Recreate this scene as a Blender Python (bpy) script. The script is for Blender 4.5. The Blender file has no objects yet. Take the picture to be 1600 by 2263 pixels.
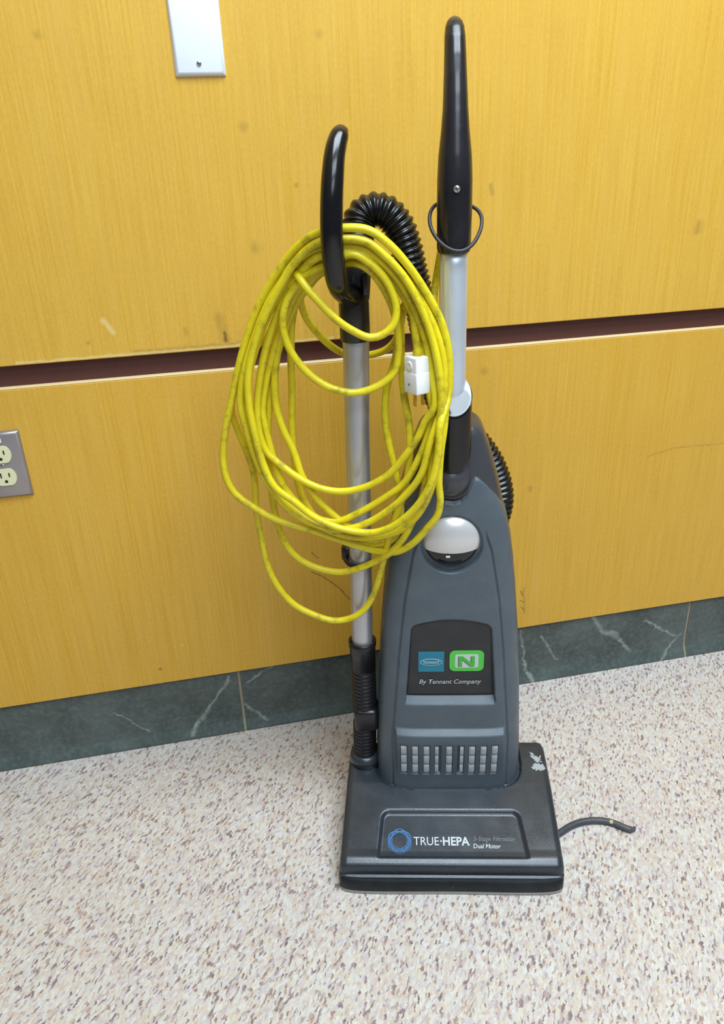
import bpy, bmesh, math, random
from mathutils import Vector, Matrix
random.seed(4)
S = bpy.context.scene
COL = S.collection
PI = math.pi

# ------------------------------------------------------------------ camera
cam_d = bpy.data.cameras.new('camera')
cam_d.sensor_fit = 'HORIZONTAL'; cam_d.sensor_width = 36.0
cam_d.lens = 36.0 * 1662.33 / 1600.0
cam_d.clip_start = 0.02
cam = bpy.data.objects.new('camera', cam_d); COL.objects.link(cam)
RM = Matrix(((0.9782241, 0.1192867, -0.1698478), (-0.2043090, 0.4093490, -0.8892082), (-0.0365437, 0.9045463, 0.4248064)))
cam.matrix_world = Matrix.Translation((0, -1.24524, 1.05232)) @ RM.to_4x4()
S.camera = cam

# ------------------------------------------------------------------ light
wd = bpy.data.worlds.new('room_ambience'); S.world = wd; wd.use_nodes = True
bgn = wd.node_tree.nodes['Background']
bgn.inputs[0].default_value = (0.85, 1.0, 1.13, 1); bgn.inputs[1].default_value = 0.12

def area(name, loc, target, sx, sy, power, col):
    d = bpy.data.lights.new(name, 'AREA'); d.shape = 'RECTANGLE'; d.size = sx; d.size_y = sy
    d.energy = power; d.color = col
    o = bpy.data.objects.new(name, d); COL.objects.link(o); o.location = loc
    o.rotation_euler = (Vector(target) - Vector(loc)).to_track_quat('-Z', 'Y').to_euler()
    return o
COOL = (0.85, 1.0, 1.13)
area('ceiling_troffer_near', (0.65, -1.0, 2.75), (0.65, -1.0, 0), 1.8, 0.9, 84, COOL)
area('ceiling_troffer_mid', (0.55, -2.4, 2.75), (0.55, -2.4, 0), 1.8, 0.9, 44, COOL)
area('ceiling_troffer_far', (0.3, -3.9, 2.75), (0.3, -3.9, 0), 1.8, 0.9, 30, COOL)

S.view_settings.view_transform = 'Standard'; S.view_settings.look = 'None'
S.view_settings.gamma = 1.0; S.view_settings.use_curve_mapping = False
S.view_settings.exposure = -0.1

# ------------------------------------------------------------------ materials
def srgb(r, g, b):
    f = lambda c: c / 12.92 if c <= 0.04045 else ((c + 0.055) / 1.055) ** 2.4
    return (f(r / 255), f(g / 255), f(b / 255), 1)

class NT:
    def __init__(s, name):
        s.m = bpy.data.materials.new(name); s.m.use_nodes = True
        s.t = s.m.node_tree; s.b = s.t.nodes['Principled BSDF']
        s.tc = s.t.nodes.new('ShaderNodeTexCoord')
    def n(s, typ, **kw):
        nd = s.t.nodes.new('ShaderNode' + typ)
        for k, v in kw.items():
            if k == 'ins':
                for kk, vv in v.items():
                    if isinstance(vv, bpy.types.NodeSocket): s.t.links.new(vv, nd.inputs[kk])
                    else: nd.inputs[kk].default_value = vv
            else: setattr(nd, k, v)
        return nd
    def math(s, op, a, b=0.0, c=0.0, clamp=False):
        return s.n('Math', operation=op, use_clamp=clamp, ins={0: a, 1: b, 2: c}).outputs[0]
    def vm(s, op, a, b=(0, 0, 0), out=0, scale=None):
        ins = {0: a, 1: b}
        nd = s.n('VectorMath', operation=op, ins=ins)
        if scale is not None:
            if isinstance(scale, bpy.types.NodeSocket): s.t.links.new(scale, nd.inputs[3])
            else: nd.inputs[3].default_value = scale
        return nd.outputs[out]
    def noise(s, vec, scale, detail=3, rough=0.55, out=0):
        return s.n('TexNoise', ins={'Vector': vec, 'Scale': scale, 'Detail': detail, 'Roughness': rough}).outputs[out]
    def maprange(s, v, a, b, c=0.0, d=1.0):
        return s.n('MapRange', ins={0: v, 1: a, 2: b, 3: c, 4: d}).outputs[0]
    def mix(s, fac, a, b):
        nd = s.n('Mix', data_type='RGBA')
        for i, v in ((0, fac), (6, a), (7, b)):
            if isinstance(v, bpy.types.NodeSocket): s.t.links.new(v, nd.inputs[i])
            else: nd.inputs[i].default_value = v
        return nd.outputs[2]
    def ramp(s, v, stops, interp='LINEAR'):
        r = s.n('ValToRGB', ins={0: v}); cr = r.color_ramp; cr.interpolation = interp
        while len(cr.elements) < len(stops): cr.elements.new(0.5)
        for e, (p, c) in zip(cr.elements, stops): e.position = p; e.color = c
        return r.outputs[0]
    def seg(s, p, a, b, w):
        """distance of p to the stroke a-b in the xz plane, in units of its half width w"""
        A = Vector((a[0], 0, a[1])); B = Vector((b[0], 0, b[1])); ba = B - A
        pa = s.vm('SUBTRACT', p, A)
        if ba.length < 1e-6: return s.math('DIVIDE', s.vm('LENGTH', pa, out=1), w)
        h = s.math('DIVIDE', s.vm('DOT_PRODUCT', pa, ba, out=1), ba.length_squared, clamp=True)
        d = s.vm('SUBTRACT', pa, s.vm('SCALE', ba, scale=h))
        return s.math('DIVIDE', s.vm('LENGTH', d, out=1), w)
    def strokes(s, p, lst):
        cur = None
        for a, b, w in lst:
            d = s.seg(p, a, b, w); cur = d if cur is None else s.math('MINIMUM', cur, d)
        return s.maprange(cur, 0.25, 1.0, 1.0, 0.0)
    def set(s, **kw):
        for k, v in kw.items():
            k = k.replace('_', ' ')
            if isinstance(v, bpy.types.NodeSocket): s.t.links.new(v, s.b.inputs[k])
            else: s.b.inputs[k].default_value = v
        return s
    def bump(s, h, strength, dist):
        bn = s.n('Bump', ins={'Height': h, 'Strength': strength, 'Distance': dist})
        s.t.links.new(bn.outputs[0], s.b.inputs['Normal'])

def plastic(name, col, rough=0.4, grain=0.12, dust=0.0, dustcol=(150, 150, 148), bump=0.0, spec=0.5, metal=0.0, gscale=900, rvar=0.06):
    k = NT(name); c = srgb(*col); v = k.tc.outputs['Object']
    g = k.noise(v, gscale, 2)
    lo = tuple(x * (1 - grain) for x in c[:3]) + (1,); hi = tuple(min(1, x * (1 + grain)) for x in c[:3]) + (1,)
    out = k.mix(g, lo, hi)
    if dust:
        d = k.maprange(k.noise(v, 14, 6, 0.7), 0.45, 0.8, 0, dust)
        out = k.mix(d, out, srgb(*dustcol))
    r = k.maprange(k.noise(v, 30, 4), 0.3, 0.7, max(0.02, rough - rvar), rough + rvar)
    k.set(Base_Color=out, Roughness=r, Metallic=metal, Specular_IOR_Level=spec)
    if bump: k.bump(g, bump, 0.0006)
    return k.m

def wood(name, strokes_dark, strokes_soft, strokes_pale, base_lo, base_hi):
    k = NT(name); v = k.tc.outputs['Object']
    mp = k.n('Mapping', ins={'Vector': v, 'Scale': (260, 260, 5.5)}).outputs[0]
    fine = k.noise(mp, 1.0, 3, 0.6)
    mp2 = k.n('Mapping', ins={'Vector': v, 'Scale': (38, 38, 1.2)}).outputs[0]
    mid = k.noise(mp2, 1.0, 4, 0.6)
    blot = k.noise(v, 5.0, 4, 0.6)
    mott = k.noise(v, 420, 2)
    c = k.mix(k.maprange(fine, 0.3, 0.7), base_lo, base_hi)
    c = k.mix(k.maprange(mid, 0.35, 0.7, 0.0, 0.45), c, srgb(220, 176, 82))
    c = k.mix(k.maprange(blot, 0.45, 0.75, 0.0, 0.35), c, srgb(202, 153, 52))
    mq = k.n('Mapping', ins={'Vector': v, 'Scale': (330, 330, 150)}).outputs[0]
    mott = k.noise(mq, 1.0, 3, 0.7)
    c = k.mix(k.maprange(mott, 0.42, 0.72, 0.0, 0.45), c, srgb(204, 154, 74))
    c = k.mix(k.maprange(mott, 0.5, 0.28, 0.0, 0.45), c, srgb(224, 183, 60))
    wn = k.noise(v, 60, 3, 0.6, out=1)
    wob = k.vm('SCALE', k.vm('SUBTRACT', wn, (0.5, 0.5, 0.5)), scale=0.008)
    p = k.vm('MULTIPLY', k.vm('ADD', v, wob), (1, 0, 1))
    if strokes_soft:
        f = k.math('MULTIPLY', k.strokes(p, strokes_soft), k.maprange(k.noise(mp, 0.5, 2), 0.3, 0.7, 0.15, 0.6))
        c = k.mix(f, c, srgb(150, 120, 60))
    if strokes_dark:
        f = k.math('MULTIPLY', k.strokes(p, strokes_dark), 0.7)
        c = k.mix(f, c, srgb(92, 66, 34))
    if strokes_pale:
        f = k.math('MULTIPLY', k.strokes(p, strokes_pale), 0.5)
        c = k.mix(f, c, srgb(232, 214, 150))
    k.set(Base_Color=c, Roughness=0.42, Specular_IOR_Level=0.35)
    k.bump(fine, 0.12, 0.0004)
    return k.m

M = {}
soft_up = [((-.178, 1.218), (-.178, 1.218), .009), ((.203, 1.2155), (.203, 1.2155), .009), ((.0845, 1.101), (.0845, 1.101), .010),
           ((.086, .9325), (.086, .9325), .012), ((.018, .83), (.024, .795), .011), ((-.037, .815), (-.037, .81), .006),
           ((-.188, .8066), (-.188, .8066), .005), ((.854, .928), (.852, .918), .012), ((.47, 1.006), (.472, .995), .006),
           ((-.12, .786), (.12, .786), .006), ((.155, 1.02), (.155, 1.02), .006)]
M['wood_up'] = wood('oak_veneer_above_the_slot', [((.0235, .806), (.0245, .794), .004)], soft_up,
                    [((-.16, .84), (-.148, .82), .006), ((-.3, .784), (.2, .784), .003)], srgb(208, 158, 50), srgb(227, 181, 74))
dark_lo = [((.135, .345), (.162, .327), .0016), ((.162, .327), (.188, .300), .0018), ((.188, .300), (.2056, .272), .0016), ((.1378, .3855), (.150, .372), .0015),
           ((-.1695, .177), (-.1695, .177), .0042), ((.563, .235), (.57, .222), .0018), ((.563, .212), (.572, .206), .0016), ((.566, .195), (.572, .188), .0016)]
soft_lo = [((.4687, .7036), (.4687, .7036), .010), ((.569, .466), (.570, .461), .007), ((.8127, .5012), (.87, .514), .002), ((.87, .514), (.9796, .511), .002),
           ((.57, .24), (.575, .18), .004)]
M['wood_lo'] = wood('oak_veneer_shaded_below_slot', dark_lo, soft_lo, [((-.122, .224), (-.122, .224), .004)], srgb(203, 151, 42), srgb(222, 173, 62))  # same oak, with the weaker light down here mixed into its colours
M['recess'] = plastic('dark_brown_painted_strip', (84, 44, 38), 0.6, 0.25)
M['ceiling'] = plastic('white_ceiling', (228, 230, 230), 0.9, 0.04)
M['edge'] = plastic('raw_veneer_edge_highlight', (225, 200, 150), 0.7, 0.2)

# slate skirting
k = NT('grey_green_slate'); v = k.tc.outputs['Object']
wn = k.noise(v, 45, 4, 0.65, out=1)
p = k.vm('MULTIPLY', k.vm('ADD', v, k.vm('SCALE', k.vm('SUBTRACT', wn, (.5, .5, .5)), scale=0.022)), (1, 0, 1))
c = k.mix(k.maprange(k.noise(v, 9, 6, 0.65), 0.3, 0.7), srgb(58, 66, 64), srgb(88, 98, 94))
c = k.mix(k.maprange(k.noise(v, 120, 3), 0.45, 0.8, 0, 0.4), c, srgb(118, 128, 122))
veins = [((-.045, .129), (-.083, .069), .004), ((-.083, .069), (-.131, .010), .0055), ((-.0215, .054), (.021, .015), .004), ((.0413, .140), (-.008, .111), .003),
         ((.74, .135), (.765, .095), .009), ((.765, .095), (.80, .078), .009), ((.80, .078), (.838, .033), .005),
         ((.574, .128), (.584, .044), .004), ((.584, .044), (.6, .004), .006), ((.909, .002), (.957, .0545), .004), ((.866, .106), (.952, .049), .004),
         ((.62, .11), (.66, .04), .003), ((-.27, .085), (-.215, .03), .0018)]
f = k.math('MULTIPLY', k.strokes(p, veins), k.maprange(k.noise(v, 70, 3), 0.3, 0.7, 0.1, 0.62))
c = k.mix(f, c, srgb(176, 186, 176))
k.set(Base_Color=c, Roughness=0.38, Specular_IOR_Level=0.5); k.bump(k.noise(v, 60, 4), 0.15, 0.001)
M['slate'] = k.m
M['grout'] = plastic('tan_grout', (150, 138, 112), 0.8, 0.3)

# speckled loop carpet
k = NT('speckled_loop_carpet'); v = k.tc.outputs['Object']
wv = k.vm('ADD', v, k.vm('SCALE', k.vm('SUBTRACT', k.noise(v, 160, 2, out=1), (.5, .5, .5)), scale=0.008))
rt = k.n('Mapping', ins={'Vector': wv, 'Rotation': (0, 0, math.radians(-58))}).outputs[0]
mp = k.n('Mapping', ins={'Vector': rt, 'Scale': (150, 380, 250)}).outputs[0]
vo = k.n('TexVoronoi', voronoi_dimensions='2D', feature='SMOOTH_F1', ins={'Vector': mp, 'Scale': 1.0, 'Smoothness': 0.45})
cell = k.n('SeparateColor', ins={0: vo.outputs['Color']})
col = k.ramp(cell.outputs[0], [(0.0, srgb(116, 102, 102)), (0.07, srgb(140, 120, 120)), (0.16, srgb(178, 162, 158)), (0.34, srgb(204, 197, 190)), (0.62, srgb(207, 203, 196)), (1.0, srgb(216, 213, 206))])
tint = k.ramp(cell.outputs[1], [(0.0, srgb(224, 190, 160)), (0.2, srgb(240, 226, 200)), (0.4, srgb(246, 246, 240)), (0.65, srgb(244, 250, 248)), (0.85, srgb(214, 212, 232)), (1.0, srgb(232, 196, 206))])
mx = k.n('Mix', data_type='RGBA', blend_type='MULTIPLY'); k.t.links.new(col, mx.inputs[6]); k.t.links.new(tint, mx.inputs[7]); mx.inputs[0].default_value = 0.65
fm = k.n('Mapping', ins={'Vector': rt, 'Scale': (260, 900, 700)}).outputs[0]
fine = k.noise(fm, 1.0, 2)
c = k.mix(k.maprange(fine, 0.4, 0.7, 0, 0.4), mx.outputs[2], srgb(186, 172, 168))
big = k.noise(v, 9, 4, 0.6)
c = k.mix(k.maprange(big, 0.45, 0.75, 0, 0.22), c, srgb(182, 166, 160))
k.set(Base_Color=c, Roughness=0.95, Specular_IOR_Level=0.1)
k.bump(k.math('ADD', vo.outputs['Distance'], k.math('MULTIPLY', fine, -0.5)), -0.6, 0.003)
M['carpet'] = k.m

M['cover'] = plastic('slate_grey_plastic', (77, 87, 95), 0.42, 0.18, 0.12, (150, 156, 160), 0.25)
M['head'] = plastic('charcoal_plastic', (41, 47, 54), 0.23, 0.2, 0.05, (140, 142, 142), 0.25)
M['bumper'] = plastic('dark_rubber', (25, 28, 32), 0.5, 0.2, 0.06, (130, 130, 128), spec=0.25)
M['pale_strip'] = plastic('pale_metal_strip', (150, 148, 144), 0.4, 0.2)
M['rear'] = plastic('graphite_plastic', (58, 58, 62), 0.27, 0.12, 0.05)
M['black'] = plastic('black_satin_plastic', (26, 25, 28), 0.3, 0.1, 0.0)
M['gloss'] = plastic('black_gloss_plastic', (18, 17, 20), 0.16, 0.1, 0.0)
M['grip'] = plastic('black_grip_plastic', (30, 28, 32), 0.24, 0.1, 0.03)
M['hose'] = plastic('black_hose_plastic', (16, 16, 18), 0.25, 0.1)
M['tube'] = plastic('brushed_aluminium_tube', (222, 230, 240), 0.36, 0.05, 0.05, (150, 148, 146), metal=0.6)
M['wandtube'] = plastic('worn_aluminium_wand', (188, 188, 192), 0.34, 0.06, 0.05, (130, 124, 120), metal=0.65)
M['silver'] = plastic('silver_painted_plastic', (206, 203, 202), 0.27, 0.04, metal=0.35, rvar=0.01)
M['rim'] = plastic('rim_painted_sheen', (150, 162, 180), 0.22, 0.05)
M['lens'] = plastic('smoked_lens', (22, 22, 24), 0.08, 0.05)
M['label'] = plastic('black_label_film', (38, 40, 43), 0.45, 0.15, 0.05)
M['teal'] = plastic('teal_print', (24, 122, 146), 0.45, 0.08)
M['green'] = plastic('green_print', (84, 196, 70), 0.45, 0.06)
M['greendark'] = plastic('green_letter_print', (70, 178, 66), 0.45, 0.06)
M['shade'] = plastic('grey_print', (90, 100, 98), 0.5, 0.06)
M['silverprint_and_glint'] = plastic('silver_print_and_glint', (196, 204, 206), 0.4, 0.06)
M['white_print'] = plastic('pale_grey_print', (196, 200, 204), 0.5, 0.05)
M['dim_print'] = plastic('faded_grey_print', (110, 114, 120), 0.5, 0.1)
M['blue_print'] = plastic('blue_print', (44, 108, 166), 0.5, 0.1)
M['vent'] = plastic('vent_rib_painted_light', (186, 190, 194), 0.4, 0.1)  # lightened to paint in the light the ribs catch
M['ventgap'] = plastic('vent_shadow_black', (20, 21, 23), 0.7, 0.1)
M['scuff'] = plastic('pale_scuff', (160, 162, 162), 0.6, 0.3)
M['plug'] = plastic('white_plug_plastic', (240, 240, 242), 0.35, 0.02)
M['led'] = plastic('green_window', (40, 130, 90), 0.3, 0.02)
M['brass'] = plastic('brass_blade', (206, 176, 90), 0.3, 0.05, metal=0.9)
M['screw'] = plastic('steel_screw', (190, 192, 196), 0.25, 0.05, metal=0.9)
M['steel'] = plastic('stainless_plate', (168, 160, 160), 0.38, 0.06, 0.1, (120, 112, 108), metal=0.7)
M['whiteplate'] = plastic('white_cover_plate', (232, 236, 242), 0.4, 0.02)
M['ivory'] = plastic('ivory_receptacle', (224, 218, 176), 0.4, 0.03)
M['slot'] = plastic('dark_slot', (40, 34, 28), 0.7, 0.05)
M['cable'] = plastic('dark_thin_cable', (44, 38, 46), 0.5, 0.08)
M['floorcord'] = plastic('dark_grey_cord', (62, 64, 70), 0.5, 0.12, 0.3, (140, 130, 110))
M['fray'] = plastic('frayed_pale_cord', (190, 176, 140), 0.8, 0.2)
k = NT('dirty_yellow_cord'); v = k.tc.outputs['Object']
c = k.mix(k.maprange(k.noise(v, 16, 5, 0.65), 0.3, 0.75), srgb(234, 216, 30), srgb(206, 184, 26))
c = k.mix(k.maprange(k.noise(v, 42, 6, 0.72), 0.52, 0.74, 0, 0.8), c, srgb(112, 98, 34))
k.set(Base_Color=c, Roughness=0.38)
M['cord'] = k.m

# ------------------------------------------------------------------ mesh helpers
def link(name, verts, faces, mat, parent=None, smooth=True, loc=None):
    me = bpy.data.meshes.new(name); me.from_pydata([tuple(q) for q in verts], [], faces); me.update()
    bm = bmesh.new(); bm.from_mesh(me); bmesh.ops.recalc_face_normals(bm, faces=bm.faces); bm.to_mesh(me); bm.free()
    if smooth: me.polygons.foreach_set('use_smooth', [True] * len(me.polygons))
    me.materials.append(mat)
    o = bpy.data.objects.new(name, me); COL.objects.link(o)
    if parent: o.parent = parent
    if loc: o.location = loc
    return o
def from_bm(name, bm, mat, parent=None, smooth=True, angle=None):
    me = bpy.data.meshes.new(name); bmesh.ops.recalc_face_normals(bm, faces=bm.faces); bm.to_mesh(me); bm.free()
    me.materials.append(mat)
    if smooth: me.polygons.foreach_set('use_smooth', [True] * len(me.polygons))
    if smooth and angle: me.set_sharp_from_angle(angle=angle)
    o = bpy.data.objects.new(name, me); COL.objects.link(o)
    if parent: o.parent = parent
    return o
def box_bm(x0, x1, y0, y1, z0, z1, bev=0.0, seg=2):
    bm = bmesh.new(); bmesh.ops.create_cube(bm, size=1)
    bmesh.ops.scale(bm, vec=(x1 - x0, y1 - y0, z1 - z0), verts=bm.verts)
    bmesh.ops.translate(bm, vec=((x0 + x1) / 2, (y0 + y1) / 2, (z0 + z1) / 2), verts=bm.verts)
    if bev: bmesh.ops.bevel(bm, geom=bm.edges[:], offset=bev, segments=seg, profile=0.5, affect='EDGES')
    return bm
def box(name, x0, x1, y0, y1, z0, z1, mat, parent=None, bev=0.0, seg=2):
    return from_bm(name, box_bm(x0, x1, y0, y1, z0, z1, bev, seg), mat, parent, smooth=bool(bev), angle=math.radians(40))
def catmull(pts, step):
    P = [Vector(q) for q in pts]; out = []
    for i in range(len(P) - 1):
        p0 = P[i - 1] if i else P[0] * 2 - P[1]; p1 = P[i]; p2 = P[i + 1]; p3 = P[i + 2] if i + 2 < len(P) else P[-1] * 2 - P[-2]
        t0 = 0; t1 = t0 + max(1e-5, (p1 - p0).length) ** 0.5; t2 = t1 + max(1e-5, (p2 - p1).length) ** 0.5; t3 = t2 + max(1e-5, (p3 - p2).length) ** 0.5
        n = max(2, int((p2 - p1).length / step))
        for j in range(n):
            t = t1 + (t2 - t1) * j / n
            a1 = p0 * ((t1 - t) / (t1 - t0)) + p1 * ((t - t0) / (t1 - t0)); a2 = p1 * ((t2 - t) / (t2 - t1)) + p2 * ((t - t1) / (t2 - t1)); a3 = p2 * ((t3 - t) / (t3 - t2)) + p3 * ((t - t2) / (t3 - t2))
            b1 = a1 * ((t2 - t) / (t2 - t0)) + a2 * ((t - t0) / (t2 - t0)); b2 = a2 * ((t3 - t) / (t3 - t1)) + a3 * ((t - t1) / (t3 - t1))
            out.append(b1 * ((t2 - t) / (t2 - t1)) + b2 * ((t - t1) / (t2 - t1)))
    out.append(P[-1]); return out
def sweep(path, rad, sides=12, closed=False, cap=True):
    """tube along a list of points; rad(i, s) gives the radius at arc length s"""
    n = len(path); V = []; F = []
    s = 0; T = []
    for i in range(n):
        a = path[i - 1] if (i or closed) else path[0]; b = path[(i + 1) % n] if (i < n - 1 or closed) else path[-1]
        T.append((b - a).normalized())
    up = Vector((0, 0, 1)) if abs(T[0].z) < 0.9 else Vector((1, 0, 0))
    nrm = (up - T[0] * up.dot(T[0])).normalized()
    for i in range(n):
        if i: s += (path[i] - path[i - 1]).length
        nrm = (nrm - T[i] * nrm.dot(T[i])).normalized(); bn = T[i].cross(nrm)
        r = rad(i, s) if callable(rad) else rad
        for j in range(sides):
            a = 2 * PI * j / sides; V.append(path[i] + nrm * (r * math.cos(a)) + bn * (r * math.sin(a)))
    m = n if closed else n - 1
    for i in range(m):
        for j in range(sides):
            a = i * sides + j; b = i * sides + (j + 1) % sides; c = ((i + 1) % n) * sides + (j + 1) % sides; d = ((i + 1) % n) * sides + j
            F.append((a, b, c, d))
    if cap and not closed:
        F.append(tuple(range(sides))[::-1]); F.append(tuple((n - 1) * sides + j for j in range(sides)))
    return V, F
def tube(name, pts, rad, mat, parent=None, sides=14, step=0.004, closed=False):
    path = catmull(pts, step)
    V, F = sweep(path, rad, sides, closed)
    return link(name, V, F, mat, parent)
def rinterp(x, xs, ys):
    if x <= xs[0]: return ys[0]
    for i in range(len(xs) - 1):
        if x <= xs[i + 1]:
            t = (x - xs[i]) / (xs[i + 1] - xs[i]); return ys[i] + (ys[i + 1] - ys[i]) * t
    return ys[-1]
def sinterp(x, xs, ys):
    if x <= xs[0]: return ys[0]
    for i in range(len(xs) - 1):
        if x <= xs[i + 1]:
            t = (x - xs[i]) / (xs[i + 1] - xs[i]); t = t * t * (3 - 2 * t); return ys[i] + (ys[i + 1] - ys[i]) * t
    return ys[-1]
def sstep(a, b, x):
    t = min(1, max(0, (x - a) / (b - a))); return t * t * (3 - 2 * t)
def loft(rings, cap=True):
    V = []; F = []; n = len(rings[0])
    for r in rings: V += [tuple(q) for q in r]
    for i in range(len(rings) - 1):
        for j in range(n):
            a = i * n + j; b = i * n + (j + 1) % n; F.append((a, b, b + n, a + n))
    if cap: F.append(tuple(range(n))[::-1]); F.append(tuple((len(rings) - 1) * n + j for j in range(n)))
    return V, F
def lathe(name, prof, mat, parent, loc, axis='Z', seg=32, sx=1, sy=1):
    rings = [[(r * math.cos(2 * PI * j / seg) * sx, r * math.sin(2 * PI * j / seg) * sy, z) for j in range(seg)] for r, z in prof]
    V, F = loft(rings)
    if axis == '-Y': V = [(x, -z, y) for x, y, z in V]
    if axis == 'X': V = [(z, x, y) for x, y, z in V]
    return link(name, V, F, mat, parent, loc=loc)
def outline_plate(name, pts, mapf, thick, mat, parent):
    """flat print: an outline in (u, v), laid on a surface by mapf(u, v, height)"""
    n = len(pts)
    V = [mapf(u, v, 0) for u, v in pts] + [mapf(u, v, thick) for u, v in pts]
    F = [tuple(range(n, 2 * n))] + [(i, (i + 1) % n, n + (i + 1) % n, n + i) for i in range(n)]
    return link(name, V, F, mat, parent, smooth=False)
def ring_plate(name, outer, inner, mapf, thick, mat, parent):
    n = len(outer)
    V = [mapf(u, v, thick) for u, v in outer] + [mapf(u, v, thick) for u, v in inner] + [mapf(u, v, 0) for u, v in outer]
    F = [(i, (i + 1) % n, n + (i + 1) % n, n + i) for i in range(n)] + [(2 * n + i, 2 * n + (i + 1) % n, (i + 1) % n, i) for i in range(n)]
    return link(name, V, F, mat, parent, smooth=False)
def rrect(cx, cy, hw, hh, r, seg=6):
    P = []
    for sx, sy, a0 in ((1, 1, 0), (-1, 1, 90), (-1, -1, 180), (1, -1, 270)):
        for i in range(seg + 1):
            a = math.radians(a0 + 90 * i / seg); P.append((cx + sx * (hw - r) + r * math.cos(a), cy + sy * (hh - r) + r * math.sin(a)))
    return P
def ellipse(cx, cy, rx, ry, n=40, rot=0.0):
    c, s = math.cos(rot), math.sin(rot)
    return [(cx + rx * math.cos(2 * PI * i / n) * c - ry * math.sin(2 * PI * i / n) * s, cy + rx * math.cos(2 * PI * i / n) * s + ry * math.sin(2 * PI * i / n) * c) for i in range(n)]
def lettering(name, text, u0, v0, width, height, mapf, mat, parent, bold=0.0, shear=0.0, lift=0.0004):
    cu = bpy.data.curves.new('text', 'FONT'); cu.body = text; cu.size = 1; cu.offset = bold; cu.shear = shear; cu.resolution_u = 3; cu.extrude = 0.0
    o = bpy.data.objects.new('text', cu); COL.objects.link(o)
    dg = bpy.context.evaluated_depsgraph_get(); me = bpy.data.meshes.new_from_object(o.evaluated_get(dg))
    bpy.data.objects.remove(o); bpy.data.curves.remove(cu)
    bm = bmesh.new(); bm.from_mesh(me); bpy.data.meshes.remove(me)
    bmesh.ops.triangulate(bm, faces=bm.faces)
    xs = [q.co.x for q in bm.verts]; x0, x1 = min(xs), max(xs)
    for q in bm.verts:
        u = u0 + (q.co.x - x0) / (x1 - x0) * width; vv = v0 + q.co.y / 0.72 * height
        q.co = mapf(u, vv, lift)
    return from_bm(name, bm, mat, parent, smooth=False)
def struct(o): o['kind'] = 'structure'; return o
def thing(name, label, cat, loc=(0, 0, 0), rz=0.0):
    o = bpy.data.objects.new(name, None); COL.objects.link(o); o.location = loc; o.rotation_euler = (0, 0, rz)
    o.empty_display_size = 0.05; o['label'] = label; o['category'] = cat; return o
def tag(o, label, cat): o['label'] = label; o['category'] = cat; return o

# ------------------------------------------------------------------ the room
struct(box('floor', -4.2, 4.8, -5.0, 0.06, -0.03, 0.0, M['carpet']))
struct(box('ceiling', -4.2, 4.8, -5.0, 0.12, 2.76, 2.80, M['ceiling']))
wall = struct(box('wall_back', -4.2, 4.8, 0.014, 0.12, 0.0, 2.76, M['recess']))
box('wall_panel', -4.2, 4.8, 0.0, 0.0145, 0.7803, 2.76, M['wood_up'], wall, 0.0012, 1)
box('wall_panel', -4.2, 4.8, 0.0, 0.0145, 0.1424, 0.7435, M['wood_lo'], wall, 0.0012, 1)
box('panel_edge', -4.2, 4.8, 0.0004, 0.0145, 0.7435, 0.7455, M['edge'], wall, 0.0007, 1)  # raw edge, paled to carry the light caught along its bevel
# slate skirting: coved slabs with tan joints
base = struct(box('baseboard_back', -4.2, 4.8, 0.0105, 0.0145, 0.0, 0.141, M['grout']))
joints = [-4.012, -3.016, -2.02, -1.02, -0.0245, 0.9712, 1.967, 2.963, 3.959]
edges = [-4.2] + joints + [4.8]
prof = [(0.014, 0.0), (-0.009, 0.0), (-0.0085, 0.004), (-0.004, 0.012), (0.0015, 0.022), (0.004, 0.034), (0.0055, 0.05), (0.006, 0.135), (0.008, 0.1415), (0.014, 0.1415)]
for a, b in zip(edges[:-1], edges[1:]):
    rings = [[(x, y, z) for y, z in prof] for x in (a + 0.0024, b - 0.0024)]
    V, F = loft(rings); o = link('slate_slab', V, F, M['slate'], base, smooth=False)
for x in joints:
    rings = [[(xx, max(y + 0.0012, y) if y < 0.014 else y, z) for y, z in prof] for xx in (x - 0.0026, x + 0.0026)]
    V, F = loft(rings); link('grout_joint', V, F, M['grout'], base, smooth=False)

# ------------------------------------------------------------------ wall plates
def plate_mesh(name, cx, cz, w, h, mat, parent):
    bm = bmesh.new()
    rings = [(0.0, 0.0), (0.0, 0.0015), (0.0045, 0.0058), (0.006, 0.0062)]
    R_ = []
    for ins, d in rings:
        R_.append([bm.verts.new((cx + sx * (w / 2 - ins), -d, cz + sz * (h / 2 - ins))) for sx, sz in ((-1, -1), (1, -1), (1, 1), (-1, 1))])
    for a, b in zip(R_[:-1], R_[1:]):
        for i in range(4): bm.faces.new((a[i], a[(i + 1) % 4], b[(i + 1) % 4], b[i]))
    bm.faces.new(R_[-1]); bm.faces.new(R_[0])
    bmesh.ops.bevel(bm, geom=[e for e in bm.edges], offset=0.0006, segments=2, affect='EDGES')
    return from_bm(name, bm, mat, parent, smooth=True, angle=math.radians(50))
def screw(name, loc, r, mat, parent, slot_rot=0.0):
    o = lathe(name, [(r * 0.3, -0.001), (r, -0.001), (r, 0.0004), (r * 0.85, 0.0011), (r * 0.3, 0.0015)], mat, parent, loc, '-Y', 20)
    s = box('screw_slot', -r * 0.75, r * 0.75, -0.00165, -0.0009, -r * 0.14, r * 0.14, M['slot'], o); s.rotation_euler = (0, slot_rot, 0)
    return o
t = thing('blank_cover_plate', 'white blank wall plate with one screw, high on the wood panel', 'wall plate', (0.0315, 0, 1.2228))
plate_mesh('plate', 0, 0, 0.0705, 0.1143, M['whiteplate'], t)
for dz in (-0.0416, 0.0416): screw('screw', (-0.001, -0.0066, dz), 0.0034, M['screw'], t, 0.9)

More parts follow.
